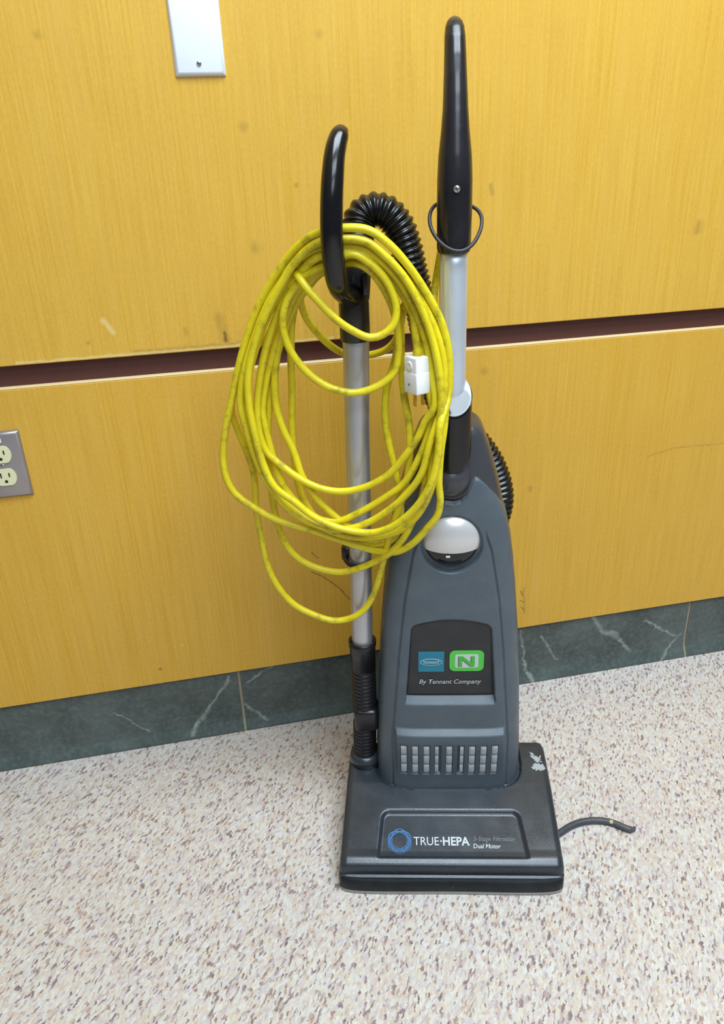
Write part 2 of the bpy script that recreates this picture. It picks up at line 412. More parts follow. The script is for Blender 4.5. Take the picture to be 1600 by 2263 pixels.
t = thing('wall_outlet', 'double power outlet with ivory sockets in a steel wall plate', 'outlet', (-0.3548, 0, 0.6213))
plate_mesh('plate', 0, 0, 0.0705, 0.1146, M['steel'], t)
def socket_outline(r=0.0172, hz=0.0143, n=28):
    P = []
    for i in range(n):
        a = 2 * PI * i / n; x, z = r * math.cos(a), r * math.sin(a); P.append((x, max(-hz, min(hz, z))))
    return P
for dz in (0.0195, -0.0195):
    pts = socket_outline()
    f = outline_plate('receptacle', pts, lambda u, v, h, dz=dz: (u, -0.0055 - h, dz + v), 0.0026, M['ivory'], t)
    for sx, hh in ((-0.0064, 0.0042), (0.0064, 0.0034)):
        box('blade_slot', sx - 0.0011, sx + 0.0011, -0.0084, -0.0076, dz + 0.0035 - hh, dz + 0.0035 + hh, M['slot'], f)
    lathe('ground_hole', [(0.0026, 0), (0.0026, 0.0004)], M['slot'], f, (0, -0.008, dz - 0.0072), '-Y', 16)
screw('screw', (0, -0.0066, 0), 0.0032, M['screw'], t, 0.4)
box('sticker', -0.012, 0.0065, -0.0069, -0.0064, 0.0395, 0.0485, M['whiteplate'], t)

# ------------------------------------------------------------------ vacuum cleaner
YAW = math.radians(-14.0)
VAC = thing('upright_vacuum', 'grey and black upright vacuum cleaner standing on the carpet', 'vacuum cleaner', (0.2682, -0.4616, 0.0), YAW)
CX = 0.005

# ---- power head
HP = [(-0.001, 0.004), (0.001, 0.028), (0.0045, 0.030), (0.0048, 0.040), (0.0058, 0.0455), (0.0082, 0.0488), (0.0160, 0.0530), (0.0205, 0.0544), (0.030, 0.0558), (0.06, 0.0645), (0.10, 0.0762), (0.14, 0.0875), (0.19, 0.0965), (0.215, 0.0990), (0.226, 0.0975), (0.2315, 0.092), (0.234, 0.083), (0.236, 0.03), (0.236, 0.004)]
def head_top(y): return rinterp(y, [q[0] for q in HP[:14]], [q[1] for q in HP[:14]])
def head_recess(x, y):
    hw = rinterp(y, [0.02, 0.095], [0.121, 0.1135]); cx = 0.004
    # rounded top corners
    dx = hw - abs(x - cx); dy = 0.0945 - y
    r = 0.014
    if dx < r and dy < r: d = r - math.hypot(r - dx, r - dy)
    else: d = min(dx, dy)
    return 0.0052 * sstep(0.0, 0.006, d) * sstep(0.017, 0.022, y)
FOOT = []
for i in range(81):
    a = -PI / 2 + PI * i / 80
    FOOT.append((0.005 + 0.1222 * math.copysign(abs(math.sin(a)) ** 0.4, a), 0.1335 + 0.085 * (1 - max(0, math.cos(a)) ** 0.4)))
FOOT = [(FOOT[0][0], 0.24)] + FOOT + [(FOOT[-1][0], 0.24)]
def foot_gap(x, y):
    best = 1.0
    for (ax, ay), (bx, by) in zip(FOOT[:-1], FOOT[1:]):
        dx, dy = bx - ax, by - ay; L2 = dx * dx + dy * dy
        t_ = max(0, min(1, ((x - ax) * dx + (y - ay) * dy) / L2)) if L2 > 0 else 0
        best = min(best, math.hypot(x - ax - dx * t_, y - ay - dy * t_))
    return 0.006 * sstep(0.0055, 0.0025, best)
def dense(P, step):
    out = []
    for a, b in zip(P[:-1], P[1:]):
        n = max(1, int(math.hypot(b[0] - a[0], b[1] - a[1]) / step))
        out += [(a[0] + (b[0] - a[0]) * i / n, a[1] + (b[1] - a[1]) * i / n) for i in range(n)]
    return out + [P[-1]]
prof = dense(HP, 0.0018)
NX = 200; rings = []
R_E = 0.013
for i in range(NX + 1):
    s = -1 + 2 * i / NX
    s = math.copysign(1 - (1 - abs(s)) ** 1.25, s)
    ring = []
    for y, z in prof:
        tt = max(0, min(1, y / 0.236))
        xl = -0.1765 + 0.011 * tt; xr = 0.1765 + 0.0015 * tt
        # plan: rounded corners
        x = (xl + xr) / 2 + s * (xr - xl) / 2
        d = (1 - abs(s)) * (xr - xl) / 2
        e = R_E * (1 - math.sqrt(max(0, 1 - (1 - min(1, d / R_E)) ** 2))) if d < R_E else 0
        zz = z; yy = y
        if z > 0.031:
            zz = max(0.031, z - e * min(1, (z - 0.031) / 0.02) * 0.9)
        yy += e * 0.6 * (1 - sstep(0.0, 0.04, y)) - e * 0.9 * sstep(0.2, 0.236, y)
        zz -= head_recess(x, y) if 0.015 < y < 0.1 else 0
        if z > 0.05 and 0.1 < y < 0.225: zz -= foot_gap(x, y)
        ring.append((x, yy, zz))
    rings.append(ring)
V, F = loft(rings)
head = link('power_head', V, F, M['head'], VAC)
head.data.set_sharp_from_angle(angle=math.radians(50))
# bumper round the front and sides
def bumper_path(off, z):
    P = [(-0.166 - off, 0.20, z), (-0.1735 - off, 0.04, z), (-0.1745 - off, 0.014, z), (-0.1715 - off * .7, 0.003 - off * .7, z), (-0.162, -0.0015 - off, z), (0, -0.0035 - off, z), (0.162, -0.0015 - off, z), (0.1715 + off * .7, 0.003 - off * .7, z), (0.1745 + off, 0.014, z), (0.1745 + off, 0.04, z), (0.1745 + off, 0.20, z)]
    return P
def band(name, secs, mat, parent):
    """strip swept round the head: secs is the (offset, height) section"""
    rows = [catmull([Vector(q) for q in bumper_path(o, z)], 0.006) for o, z in secs]
    m = min(len(r) for r in rows); n = len(secs); V = []; F = []
    for i in range(m):
        for r in rows: V.append(r[min(i, len(r) - 1)])
    for i in range(m - 1):
        for j in range(n):
            a = i * n + j; b = i * n + (j + 1) % n; F.append((a, b, b + n, a + n))
    F.append(tuple(range(n))); F.append(tuple((m - 1) * n + j for j in range(n)))
    o = link(name, V, F, mat, parent); o.data.set_sharp_from_angle(angle=math.radians(40)); return o
bp = band('bumper', [(-0.004, 0.0055), (0.0015, 0.0055), (0.003, 0.008), (0.003, 0.022), (0.0018, 0.026), (-0.001, 0.0285), (-0.004, 0.0285)], M['bumper'], VAC)
band('bumper_strip', [(-0.004, 0.001), (0.0028, 0.001), (0.0033, 0.0025), (0.0028, 0.0055), (-0.004, 0.0055)], M['pale_strip'], bp)
for x in (-0.148, 0.002, 0.152): lathe('bumper_screw', [(0.0036, -0.001), (0.0036, 0.0006), (0.0024, 0.001)], M['slot'], bp, (x, -0.0062 + 0.0018 * (abs(x) / 0.15) ** 2, 0.0145), '-Y', 16)
def on_head(u, v, h):   # u across, v up the slope measured as y
    z = head_top(v) - head_recess(u, v)
    return (u, v - h * 0.28, z + h * 0.96)
hl = lambda *a, **k2: lettering(*a, on_head, **k2)
lettering('lettering', 'TRUE', -0.0575, 0.0405, 0.0405, 0.0135, on_head, M['white_print'], head, bold=0.002)
outline_plate('lettering_dot', ellipse(-0.0135, 0.047, 0.0013, 0.0016, 12), on_head, 0.0004, M['white_print'], head)
lettering('lettering', 'HEPA', -0.0105, 0.0405, 0.0425, 0.0135, on_head, M['white_print'], head, bold=0.022)
lettering('lettering', '3-Stage Filtration', 0.0385, 0.0475, 0.0655, 0.0072, on_head, M['dim_print'], head, bold=0.0, shear=0.15)
lettering('lettering', 'Dual Motor', 0.0375, 0.0362, 0.0435, 0.0072, on_head, M['white_print'], head, bold=0.008, shear=0.15)
for kx in range(3):     # knot of thin crossing loops
    a = PI / 6 + kx * PI / 3
    for q_, (ra, rb) in enumerate(((0.0200, 0.0150), (0.0182, 0.0128))):
        ex, ey = -0.080, 0.0465 + 0.0012 * q_
        ring_plate('emblem_loop', ellipse(ex, ey, ra, rb, 52, a), ellipse(ex, ey, ra - 0.0009, rb - 0.0009, 52, a), on_head, 0.0003 + 0.00003 * kx, M['blue_print'], head)
# scuffed patch at the back corner
def blob(cx, cy, rx, ry, n, jag, seed, rot=0):
    rr = random.Random(seed); P = []
    for i in range(n):
        a = 2 * PI * i / n; r = 1 + jag * (rr.random() - 0.5) * 2
        x, y = rx * r * math.cos(a), ry * r * math.sin(a); P.append((cx + x * math.cos(rot) - y * math.sin(rot), cy + x * math.sin(rot) + y * math.cos(rot)))
    return P
for args in ((0.1535, 0.1975, 0.0052, 0.0022, 22, 0.45, 1, -0.9), (0.1590, 0.187, 0.0085, 0.0052, 30, 0.4, 2, -0.7), (0.1605, 0.171, 0.0105, 0.0072, 34, 0.35, 3, 0.1), (0.1665, 0.192, 0.0038, 0.0016, 14, 0.4, 4, 1.0)):
    outline_plate('scuff_mark', blob(*args), on_head, 0.0003, M['scuff'], head)

# ---- front cover of the bag housing
NS = 5.0; DEP = 0.085
HWZ = [0.06, 0.10, 0.145, 0.26, 0.368, 0.455, 0.50, 0.54, 0.573, 0.588, 0.60, 0.62, 0.645, 0.67]
HWV = [0.122, 0.1222, 0.1215, 0.1163, 0.1092, 0.1010, 0.0958, 0.0897, 0.0822, 0.0762, 0.071, 0.062, 0.052, 0.045]
def hw(z): return rinterp(z, HWZ, HWV)
def yf(z): return 0.130 + 0.04 * z
def ysurf(x, z, extra=0.0):
    q = min(1.0, abs(x) / (hw(z) + extra)); return yf(z) + DEP * (1 - (1 - q ** NS) ** (1 / NS))
def zt(x):
    return rinterp(abs(x), [0, .011, .018, .0235, .028, .031, .036, .045, .06, .07, .078, .09], [.6050, .6070, .6145, .6275, .637, .6415, .640, .632, .616, .603, .586, .56])
def label_sd(x, z):
    h = rinterp(z, [0.264, 0.40], [0.0720, 0.0628]); r = 0.010
    top = 0.3995 + 0.0125 * (1 - (x / 0.0628) ** 2)
    dx = h - abs(x); dz = top - z
    d = min(dx, dz)
    if dx < r and dz < r: d = r - math.hypot(r - dx, r - dz)
    return d
def label_depth(z): return 0.0025 + 0.0093 * rinterp(z, [0.264, 0.40], [1, 0])
VX = [-0.0759 + 0.01864 * i for i in range(9)]
def detail(x, z):
    d = 0.0
    # crease between the centre panel and the side bands
    gx = rinterp(z, [0.08, 0.1755, 0.353, 0.441, 0.5216, 0.555], [0.0952, 0.0946, 0.0805, 0.0712, 0.0577, 0.0475])
    if z < 0.565:
        q = (abs(x) - gx) / 0.0016; d += 0.0032 * math.exp(-q * q) * sstep(0.565, 0.54, z)
        d += 0.0018 * sstep(gx - 0.001, gx + 0.001, abs(x)) * sstep(0.565, 0.5, z)
    # dish round the indicator dome
    dx = (x + 0.001) / 0.0455; dz = (z - 0.5375) / 0.0465; rr = math.hypot(dx, dz)
    if rr < 1.1: d += (0.004 + 0.007 * sstep(0.55, 0.49, z)) * sstep(1.03, 0.93, rr)
    # recess for the label with a sloping ledge under it
    if 0.24 < z < 0.43:
        if z >= 0.264: d += label_depth(z) * sstep(0.0, 0.0022, label_sd(x, z))
        else:
            h = 0.0722 - abs(x); d += 0.0118 * max(0, min(1, (z - 0.2525) / 0.0115)) * sstep(-0.001, 0.002, h)
    # raised vent block with a sloping ledge on top
    if z < 0.212:
        h = sstep(0.091, 0.087, abs(x))
        up = max(0, min(1, (0.2070 - z) / 0.0085)) if z > 0.1985 else sstep(0.095, 0.198, z)
        d -= 0.0105 * up * h
        if 0.11 < z < 0.183:
            for vx in VX:
                q = abs(x - vx)
                if q < 0.008: d += 0.005 * sstep(0.0056, 0.0047, q) * sstep(0.1125, 0.1145, z) * sstep(0.1800, 0.1780, z)
    return d
# columns spaced evenly round the section
def section(n):
    pts = []
    for i in range(2001):
        a = -PI / 2 + PI * i / 2000
        sx = math.copysign(abs(math.sin(a)) ** (2 / NS), a); cy = 1 - max(0, math.cos(a)) ** (2 / NS)
        pts.append((sx, cy))
    acc = [0]
    for p_, q_ in zip(pts[:-1], pts[1:]): acc.append(acc[-1] + math.hypot((q_[0] - p_[0]) * 0.11, (q_[1] - p_[1]) * DEP))
    out = []; j = 0
    for i in range(n + 1):
        tgt = acc[-1] * i / n
        while j < 1999 and acc[j + 1] < tgt: j += 1
        f_ = (tgt - acc[j]) / max(1e-9, acc[j + 1] - acc[j]); out.append((pts[j][0] + (pts[j + 1][0] - pts[j][0]) * f_, pts[j][1] + (pts[j + 1][1] - pts[j][1]) * f_))
    return out
SEC = section(330); NZ = 430; V = []; F = []
tops = []
for gx_, gy_ in SEC:
    lo, hi = 0.3, 0.665
    for _ in range(40):
        m_ = (lo + hi) / 2
        if m_ < zt(hw(m_) * gx_): lo = m_
        else: hi = m_
    tops.append(lo)
for i, (gx_, gy_) in enumerate(SEC):
    for j in range(NZ + 1):
        z = 0.070 + (tops[i] - 0.070) * j / NZ
        x = hw(z) * gx_
        y = yf(z) + DEP * gy_
        if gy_ < 0.5: y += detail(x, z)
        y += 0.004 * sstep(0.006, 0.0, tops[i] - z)      # rolled top rim
        V.append((x + CX, y, z))
W_ = NZ + 1
for i in range(len(SEC) - 1):
    for j in range(NZ): F.append((i * W_ + j, (i + 1) * W_ + j, (i + 1) * W_ + j + 1, i * W_ + j + 1))
cover = link('front_cover', V, F, M['cover'], VAC)
so = cover.modifiers.new('thickness', 'SOLIDIFY'); so.thickness = 0.003; so.offset = -1

# label and its marks
def on_label(u, v, h): return (u + CX, ysurf(u, v) + label_depth(v) - 0.0006 - h, v)
bm = bmesh.new(); gridv = []
for i in range(41):
    u = -1 + 2 * i / 40; colv = []
    xt = 0.0612 * u; ztop = 0.3985 + 0.0122 * (1 - (xt / 0.0628) ** 2) - 0.0045 * sstep(0.9, 1.0, abs(u))
    for j in range(41):
        z_ = 0.2642 + (ztop - 0.2642) * j / 40
        colv.append(bm.verts.new(on_label(u * rinterp(z_, [0.264, 0.40], [0.0708, 0.0614]), z_, 0.0)))
    gridv.append(colv)
for i in range(40):
    for j in range(40): bm.faces.new((gridv[i][j], gridv[i + 1][j], gridv[i + 1][j + 1], gridv[i][j + 1]))
label = from_bm('label_plate', bm, M['label'], VAC)
sol = label.modifiers.new('thickness', 'SOLIDIFY'); sol.thickness = 0.0006; sol.offset = 1
teal = outline_plate('teal_logo', rrect(-0.0303, 0.3315, 0.0202, 0.0193, 0.0008), on_label, 0.0010, M['teal'], label)
mp_ = lambda u, v, h: on_label(u, v, h + 0.0009)
ring_plate('logo_oval', ellipse(-0.0303, 0.3310, 0.0172, 0.0066, 44), ellipse(-0.0303, 0.3310, 0.0164, 0.0059, 44), mp_, 0.0004, M['white_print'], label)
lettering('logo_lettering', 'TENNANT', -0.0430, 0.3284, 0.0254, 0.0052, mp_, M['white_print'], label, bold=0.01, shear=0.1, lift=0.0005)
outline_plate('green_logo', rrect(0.0252, 0.3329, 0.0268, 0.0196, 0.0085), on_label, 0.0010, M['green'], label)
outline_plate('logo_panel', rrect(0.0252, 0.3329, 0.0182, 0.0128, 0.003), mp_, 0.0003, M['silverprint_and_glint'], label)
mp2_ = lambda u, v, h: on_label(u, v, h + 0.0012)
def nshape(dx, dz):
    N = [(-0.0125, -0.0105), (-0.0070, -0.0105), (-0.0070, 0.0030), (0.0062, -0.0105), (0.0125, -0.0105), (0.0125, 0.0092), (0.0070, 0.0092), (0.0070, -0.0035), (-0.0062, 0.0092), (-0.0125, 0.0092)]
    return [(0.0252 + a + dx, 0.3335 + b + dz) for a, b in N]
outline_plate('logo_letter_shade', nshape(-0.0012, -0.0008), mp2_, 0.0002, M['shade'], label)
outline_plate('logo_letter', nshape(0, 0), mp2_, 0.0005, M['greendark'], label)
lettering('lettering', 'By Tennant Company', -0.0492, 0.2885, 0.0985, 0.0088, on_label, M['white_print'], label, bold=0.004, shear=0.22, lift=0.0011)

# vent grilles: nine columns of three ribbed cells
def ribs(name_, xs, z0, z1):
    V = []; F = []
    for x_ in xs:
        bulge = 0.0016 * (1 - (x_ / 0.005) ** 2); b0 = len(V); n_ = 6
        for i in range(n_ + 1):
            t_ = i / n_; z = z0 + (z1 - z0) * t_; e = bulge + 0.0012 * (1 - (2 * t_ - 1) ** 4)
            for dx, dy in ((-0.0008, 0.003), (-0.0008, 0.0004 - e), (0, -e), (0.0008, 0.0004 - e), (0.0008, 0.003)): V.append((x_ + dx, dy, z))
        for i in range(n_):
            for c_ in range(4):
                a = b0 + i * 5 + c_; F.append((a, a + 1, a + 6, a + 5))
        F.append(tuple(b0 + c_ for c_ in range(5))); F.append(tuple(b0 + n_ * 5 + c_ for c_ in range(5)))
    me = bpy.data.meshes.new(name_); me.from_pydata(V, [], F); me.update(); me.materials.append(M['vent']); return me
RX = [-0.0038, -0.0019, 0.0, 0.0019, 0.0038]
full = ribs('vent_cell', RX, -0.0092, 0.0092); left = ribs('vent_cell_left', RX[:3], -0.0092, 0.0092); right_ = ribs('vent_cell_right', RX[2:], -0.0092, 0.0092)
for ci, vx in enumerate(VX):
    for zc in (0.1678, 0.1466, 0.1254):
        me = left if ci == 3 else right_ if ci == 5 else full
        o = bpy.data.objects.new('vent_cell', me); COL.objects.link(o); o.parent = cover
        yy = ysurf(vx, zc) + detail(vx + 0.0079, zc) + 0.0018
        o.location = (vx + CX, yy, zc)
        y2 = ysurf(vx, zc + 0.009) + detail(vx + 0.0079, zc + 0.009); y1 = ysurf(vx, zc - 0.009) + detail(vx + 0.0079, zc - 0.009)
        o.rotation_euler = (-math.atan2(y2 - y1, 0.018), 0, 0)

# indicator dome: silver upper cap over a smoked lens
def dome(name, lat0, lat1, mat, grow=1.0):
    V = []; F = []; nu, nv = 40, 20
    for i in range(nv + 1):
        for j in range(nu + 1):
            u = -1 + 2 * j / nu; w0 = lat0(u); w1 = lat1(u); w = w0 + (w1 - w0) * i / nv
            q = u * u + 0; x = 0.0418 * u * math.sqrt(max(0, 1 - (w * w) * 1.0)) if True else 0
            zz = w * 0.0395
            r2 = max(0, 1 - u * u) * max(0, 1 - w * w)
            y = -0.018 * math.sqrt(r2) * grow
            V.append((CX - 0.001 + x * grow, yf(0.5375) + 0.007 + y - 0.04 * 0, 0.5415 + zz * 1.03))
    for i in range(nv):
        for j in range(nu):
            a = i * (nu + 1) + j; F.append((a, a + 1, a + nu + 2, a + nu + 1))
    return link(name, V, F, mat, VAC)
cut = lambda u: -0.24 - 0.08 * (1 - u * u)
d1 = dome('indicator_dome', cut, lambda u: 1.0, M['silver'])
d2 = dome('indicator_lens', lambda u: -1.0, cut, M['lens'], 0.97)
box('lens_glint', CX - 0.010, CX - 0.004, 0.1372, 0.1385, 0.5240, 0.5268, M['silverprint_and_glint'], d2)  # small pale block modelled as a fixed highlight on the lens

# ---- rear housing and neck
RZ = [0.075, 0.10, 0.26, 0.368, 0.455, 0.54, 0.575, 0.588, 0.62, 0.648, 0.676, 0.698, 0.708, 0.7125]
RW = [0.117, 0.118, 0.112, 0.105, 0.097, 0.087, 0.0805, 0.0775, 0.0705, 0.0630, 0.0545, 0.0465, 0.0405, 0.034]
RF = [0.150, 0.150, 0.157, 0.161, 0.164, 0.166, 0.165, 0.163, 0.158, 0.160, 0.164, 0.168, 0.172, 0.177]
RB = [0.225, 0.230, 0.262, 0.272, 0.276, 0.278, 0.278, 0.278, 0.276, 0.274, 0.270, 0.264, 0.258, 0.250]
rings = []
zz = [RZ[0] + (RZ[-1] - RZ[0]) * i / 90 for i in range(91)]
for z in zz:
    w, f_, b_ = rinterp(z, RZ, RW), rinterp(z, RZ, RF), rinterp(z, RZ, RB)
    ring = []
    for j in range(64):
        a = 2 * PI * j / 64; n_ = 3.6
        ring.append((CX + w * math.copysign(abs(math.cos(a)) ** (2 / n_), math.cos(a)), (f_ + b_) / 2 + (b_ - f_) / 2 * math.copysign(abs(math.sin(a)) ** (2 / n_), math.sin(a)), z))
    rings.append(ring)
V, F = loft(rings); rear = link('rear_housing', V, F, M['rear'], VAC)
# rounded lobe under the handle socket
rings = []
for i in range(25):
    b = -PI / 2 + PI * i / 24
    cz, cr = math.sin(b), math.cos(b)
    cr = max(0.001, abs(cr) ** 0.75)
    rings.append([(CX - 0.0035 + 0.0335 * cr * math.cos(2 * PI * j / 40), 0.182 + 0.0435 * cr * math.sin(2 * PI * j / 40), 0.6385 + 0.0310 * cz) for j in range(40)])
V, F = loft(rings); link('neck_lobe', V, F, M['rear'], VAC)
# handle socket: sleeve with a U-shaped foot and a slanting mouth
rings = []; AX = CX - 0.0015; SY = 0.1665
def mouth(y): return 0.7365 + (y - 0.1405) * 0.86
SR = 0.0262
def sring(r, zf): return [(AX + SR * r * math.cos(2 * PI * j / 48), SY + SR * r * math.sin(2 * PI * j / 48), zf(math.cos(2 * PI * j / 48), SY + SR * math.sin(2 * PI * j / 48))) for j in range(48)]
def foot(c_): return 0.6535 + 0.030 * (1 - math.sqrt(max(0, 1 - c_ * c_)))
rings.append(sring(0.5, lambda c_, y: foot(c_) + 0.004)); rings.append(sring(0.93, lambda c_, y: foot(c_) + 0.0005)); rings.append(sring(0.985, lambda c_, y: foot(c_) + 0.0012))
for i in range(21): rings.append(sring(1.0, lambda c_, y, i=i: foot(c_) + 0.003 + (mouth(y) - foot(c_) - 0.003) * i / 20))
rings.append(sring(0.97, lambda c_, y: mouth(y) + 0.0008))
V, F = loft(rings); o = link('handle_socket', V, F, M['gloss'], VAC); o.data.set_sharp_from_angle(angle=math.radians(50))
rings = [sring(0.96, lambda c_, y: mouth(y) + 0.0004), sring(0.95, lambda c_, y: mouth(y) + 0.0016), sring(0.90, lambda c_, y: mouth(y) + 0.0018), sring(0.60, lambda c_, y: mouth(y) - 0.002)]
V, F = loft(rings); link('socket_rim_sheen', V, F, M['rim'], o)  # pale ring: light reflected by the slanted mouth, put into the colour
# handle tube and grip
tube('handle_tube', [(AX, 0.178, 0.70), (AX, 0.183, 0.80), (AX, 0.190, 0.945)], 0.0181, M['tube'], VAC, 36, 0.02)
gz = [0.9405, 0.9425, 0.946, 0.98, 1.024, 1.051, 1.078, 1.103, 1.141, 1.179, 1.190, 1.1955, 1.1992, 1.2012]
gr = [0.0200, 0.0214, 0.0216, 0.0220, 0.0218, 0.0205, 0.0174, 0.0153, 0.0137, 0.0125, 0.0112, 0.0092, 0.0062, 0.0015]
rings = []
for i in range(91):
    z = gz[0] + (gz[-1] - gz[0]) * (1 - (1 - i / 90) ** 1.5)
    r = rinterp(z, gz, gr)
    yc = 0.190 + rinterp(z, [1.0, 1.04, 1.08, 1.10, 1.12, 1.14, 1.16, 1.18, 1.20], [0, 0.001, 0.004, 0.0068, 0.0110, 0.0165, 0.0235, 0.0322, 0.043])
    rings.append([(AX + 0.0002 + r * math.cos(2 * PI * j / 36), yc + r * 1.08 * math.sin(2 * PI * j / 36), z) for j in range(36)])
V, F = loft(rings); grip = link('handle_grip', V, F, M['grip'], VAC); grip.data.set_sharp_from_angle(angle=math.radians(55))
screw('grip_screw', (AX + 0.001, 0.1660, 1.0150), 0.0042, M['screw'], grip, 1.2)
ringpts = []
for i in range(40):
    a = 2 * PI * i / 40
    ringpts.append(Vector((AX + 0.002 + 0.0328 * math.cos(a) * (1 + 0.05 * math.sin(2 * a)), 0.190 + 0.0265 * math.sin(a), 0.975 + 0.027 * math.sin(a) - 0.004 * math.cos(a) + 0.004 * math.cos(2 * a))))
V, F = sweep(ringpts, 0.0024, 10, True); link('cable_loop', V, F, M['cable'], VAC)

# ---- wand
WY = 0.19
def wx(z): return rinterp(z, [0.33, 0.36, 0.46, 0.69, 0.83, 0.94], [-0.1355, -0.135, -0.1332, -0.1293, -0.1262, -0.1235])
tube('wand_tube', [(wx(z), WY, z) for z in (0.325, 0.36, 0.46, 0.6, 0.72, 0.845)], lambda i, s: 0.0168 + 0.0012 * min(1, s / 0.5), M['wandtube'], VAC, 32, 0.02)
lathe('wand_sleeve', [(0.0188, -0.029), (0.0203, -0.0275), (0.0203, 0.020), (0.0198, 0.024), (0.0204, 0.028), (0.0206, 0.036), (0.019, 0.04), (0.018, 0.04)], M['black'], VAC, (-0.1268, WY, 0.860), 'Z', 32)
# hub that carries the hook-shaped grip and takes the hose
hub = tube('wand_hub', [(-0.1250, WY, 0.885), (-0.1243, WY, 0.905), (-0.1228, WY + 0.006, 0.930), (-0.1215, WY + 0.022, 0.950)], lambda i, s: 0.0192 + 0.0012 * math.sin(s * 60), M['black'], VAC, 28, 0.004)
wg = [(-0.1265, 0.186, 0.890), (-0.1335, 0.160, 0.898), (-0.1395, 0.138, 0.907), (-0.1426, 0.120, 0.9216), (-0.1443, 0.108, 0.9456), (-0.1445, 0.102, 0.9745), (-0.1430, 0.1045, 1.0087), (-0.1404, 0.1120, 1.0384), (-0.1385, 0.1190, 1.0550), (-0.1355, 0.1275, 1.0690), (-0.1325, 0.1350, 1.0775), (-0.1300, 0.1430, 1.0820), (-0.1275, 0.1500, 1.0820)]
def wgr(i, s): return rinterp(s, [0, 0.02, 0.05, 0.09, 0.14, 0.19, 0.228, 0.242, 0.250, 0.257], [0.0165, 0.0155, 0.0142, 0.0136, 0.0134, 0.0131, 0.0120, 0.0112, 0.0095, 0.005])
tube('wand_grip', wg, wgr, M['gloss'], VAC, 28, 0.0025)
# latch lug with a brass-coloured edge on the hub
box('hub_latch', -0.1135, -0.1065, 0.166, 0.176, 0.893, 0.922, M['black'], hub, 0.002)
# clip that holds the wand on the housing
tube('wand_clip', [(-0.098, 0.196, 0.497), (-0.112, 0.176, 0.495), (-0.1215, 0.1695, 0.4935), (-0.134, 0.1685, 0.493), (-0.147, 0.1740, 0.494), (-0.1555, 0.186, 0.498), (-0.1555, 0.198, 0.503), (-0.148, 0.208, 0.507)], 0.0036, M['black'], VAC, 12, 0.002)
lathe('clip_knob', [(0.0005, -0.012), (0.008, -0.012), (0.0095, -0.010), (0.0095, 0.008), (0.008, 0.011), (0.0005, 0.011)], M['black'], VAC, (-0.1525, 0.196, 0.5045), 'Z', 20)
# socket and ribbed lower hose down to the head
lathe('wand_socket', [(0.0170, -0.030), (0.0205, -0.030), (0.0212, 0.012), (0.0225, 0.016), (0.0225, 0.024), (0.0200, 0.025), (0.0175, 0.018)], M['black'], VAC, (-0.1352, WY, 0.322), 'Z', 32)
def ribbed(base_r, amp, pitch): return lambda i, s: base_r + amp * (0.5 + 0.5 * math.cos(2 * PI * s / pitch)) ** 0.7
tube('lower_hose', [(-0.1352, WY, 0.30), (-0.1358, WY, 0.26), (-0.1355, WY, 0.23), (-0.1355, WY, 0.205)], ribbed(0.0185, 0.0022, 0.0075), M['black'], VAC, 28, 0.0011)
box('hose_elbow', -0.1535, -0.1130, 0.168, 0.212, 0.172, 0.216, M['black'], VAC, 0.008, 3)
tube('inlet_hose', [(-0.1370, WY, 0.178), (-0.1378, WY, 0.15), (-0.1385, WY, 0.125), (-0.139, WY, 0.095)], ribbed(0.0178, 0.0022, 0.0075), M['black'], VAC, 28, 0.0011)
lathe('inlet_collar', [(0.027, -0.014), (0.026, 0.004), (0.0225, 0.010), (0.018, 0.011)], M['head'], VAC, (-0.139, WY, 0.102), 'Z', 32)
# long stretch hose: over the top, down behind and out on the other side
hp = [(-0.1215, 0.212, 0.943), (-0.1212, 0.226, 0.955), (-0.1205, 0.238, 0.968), (-0.1150, 0.246, 0.983), (-0.0992, 0.250, 0.9905), (-0.0813, 0.250, 0.986), (-0.0665, 0.250, 0.9688), (-0.0566, 0.250, 0.9426), (-0.0489, 0.250, 0.910), (-0.0398, 0.250, 0.8734), (-0.0305, 0.258, 0.832), (-0.024, 0.275, 0.79), (-0.018, 0.295, 0.75), (-0.006, 0.305, 0.71), (0.020, 0.306, 0.672), (0.052, 0.304, 0.640), (0.078, 0.300, 0.600), (0.0915, 0.296, 0.55), (0.084, 0.298, 0.50), (0.058, 0.302, 0.45), (0.02, 0.304, 0.41), (-0.02, 0.300, 0.38), (-0.04, 0.285, 0.36), (-0.045, 0.262, 0.35)]
tube('stretch_hose', hp, ribbed(0.0192, 0.0036, 0.0082), M['hose'], VAC, 24, 0.0011)

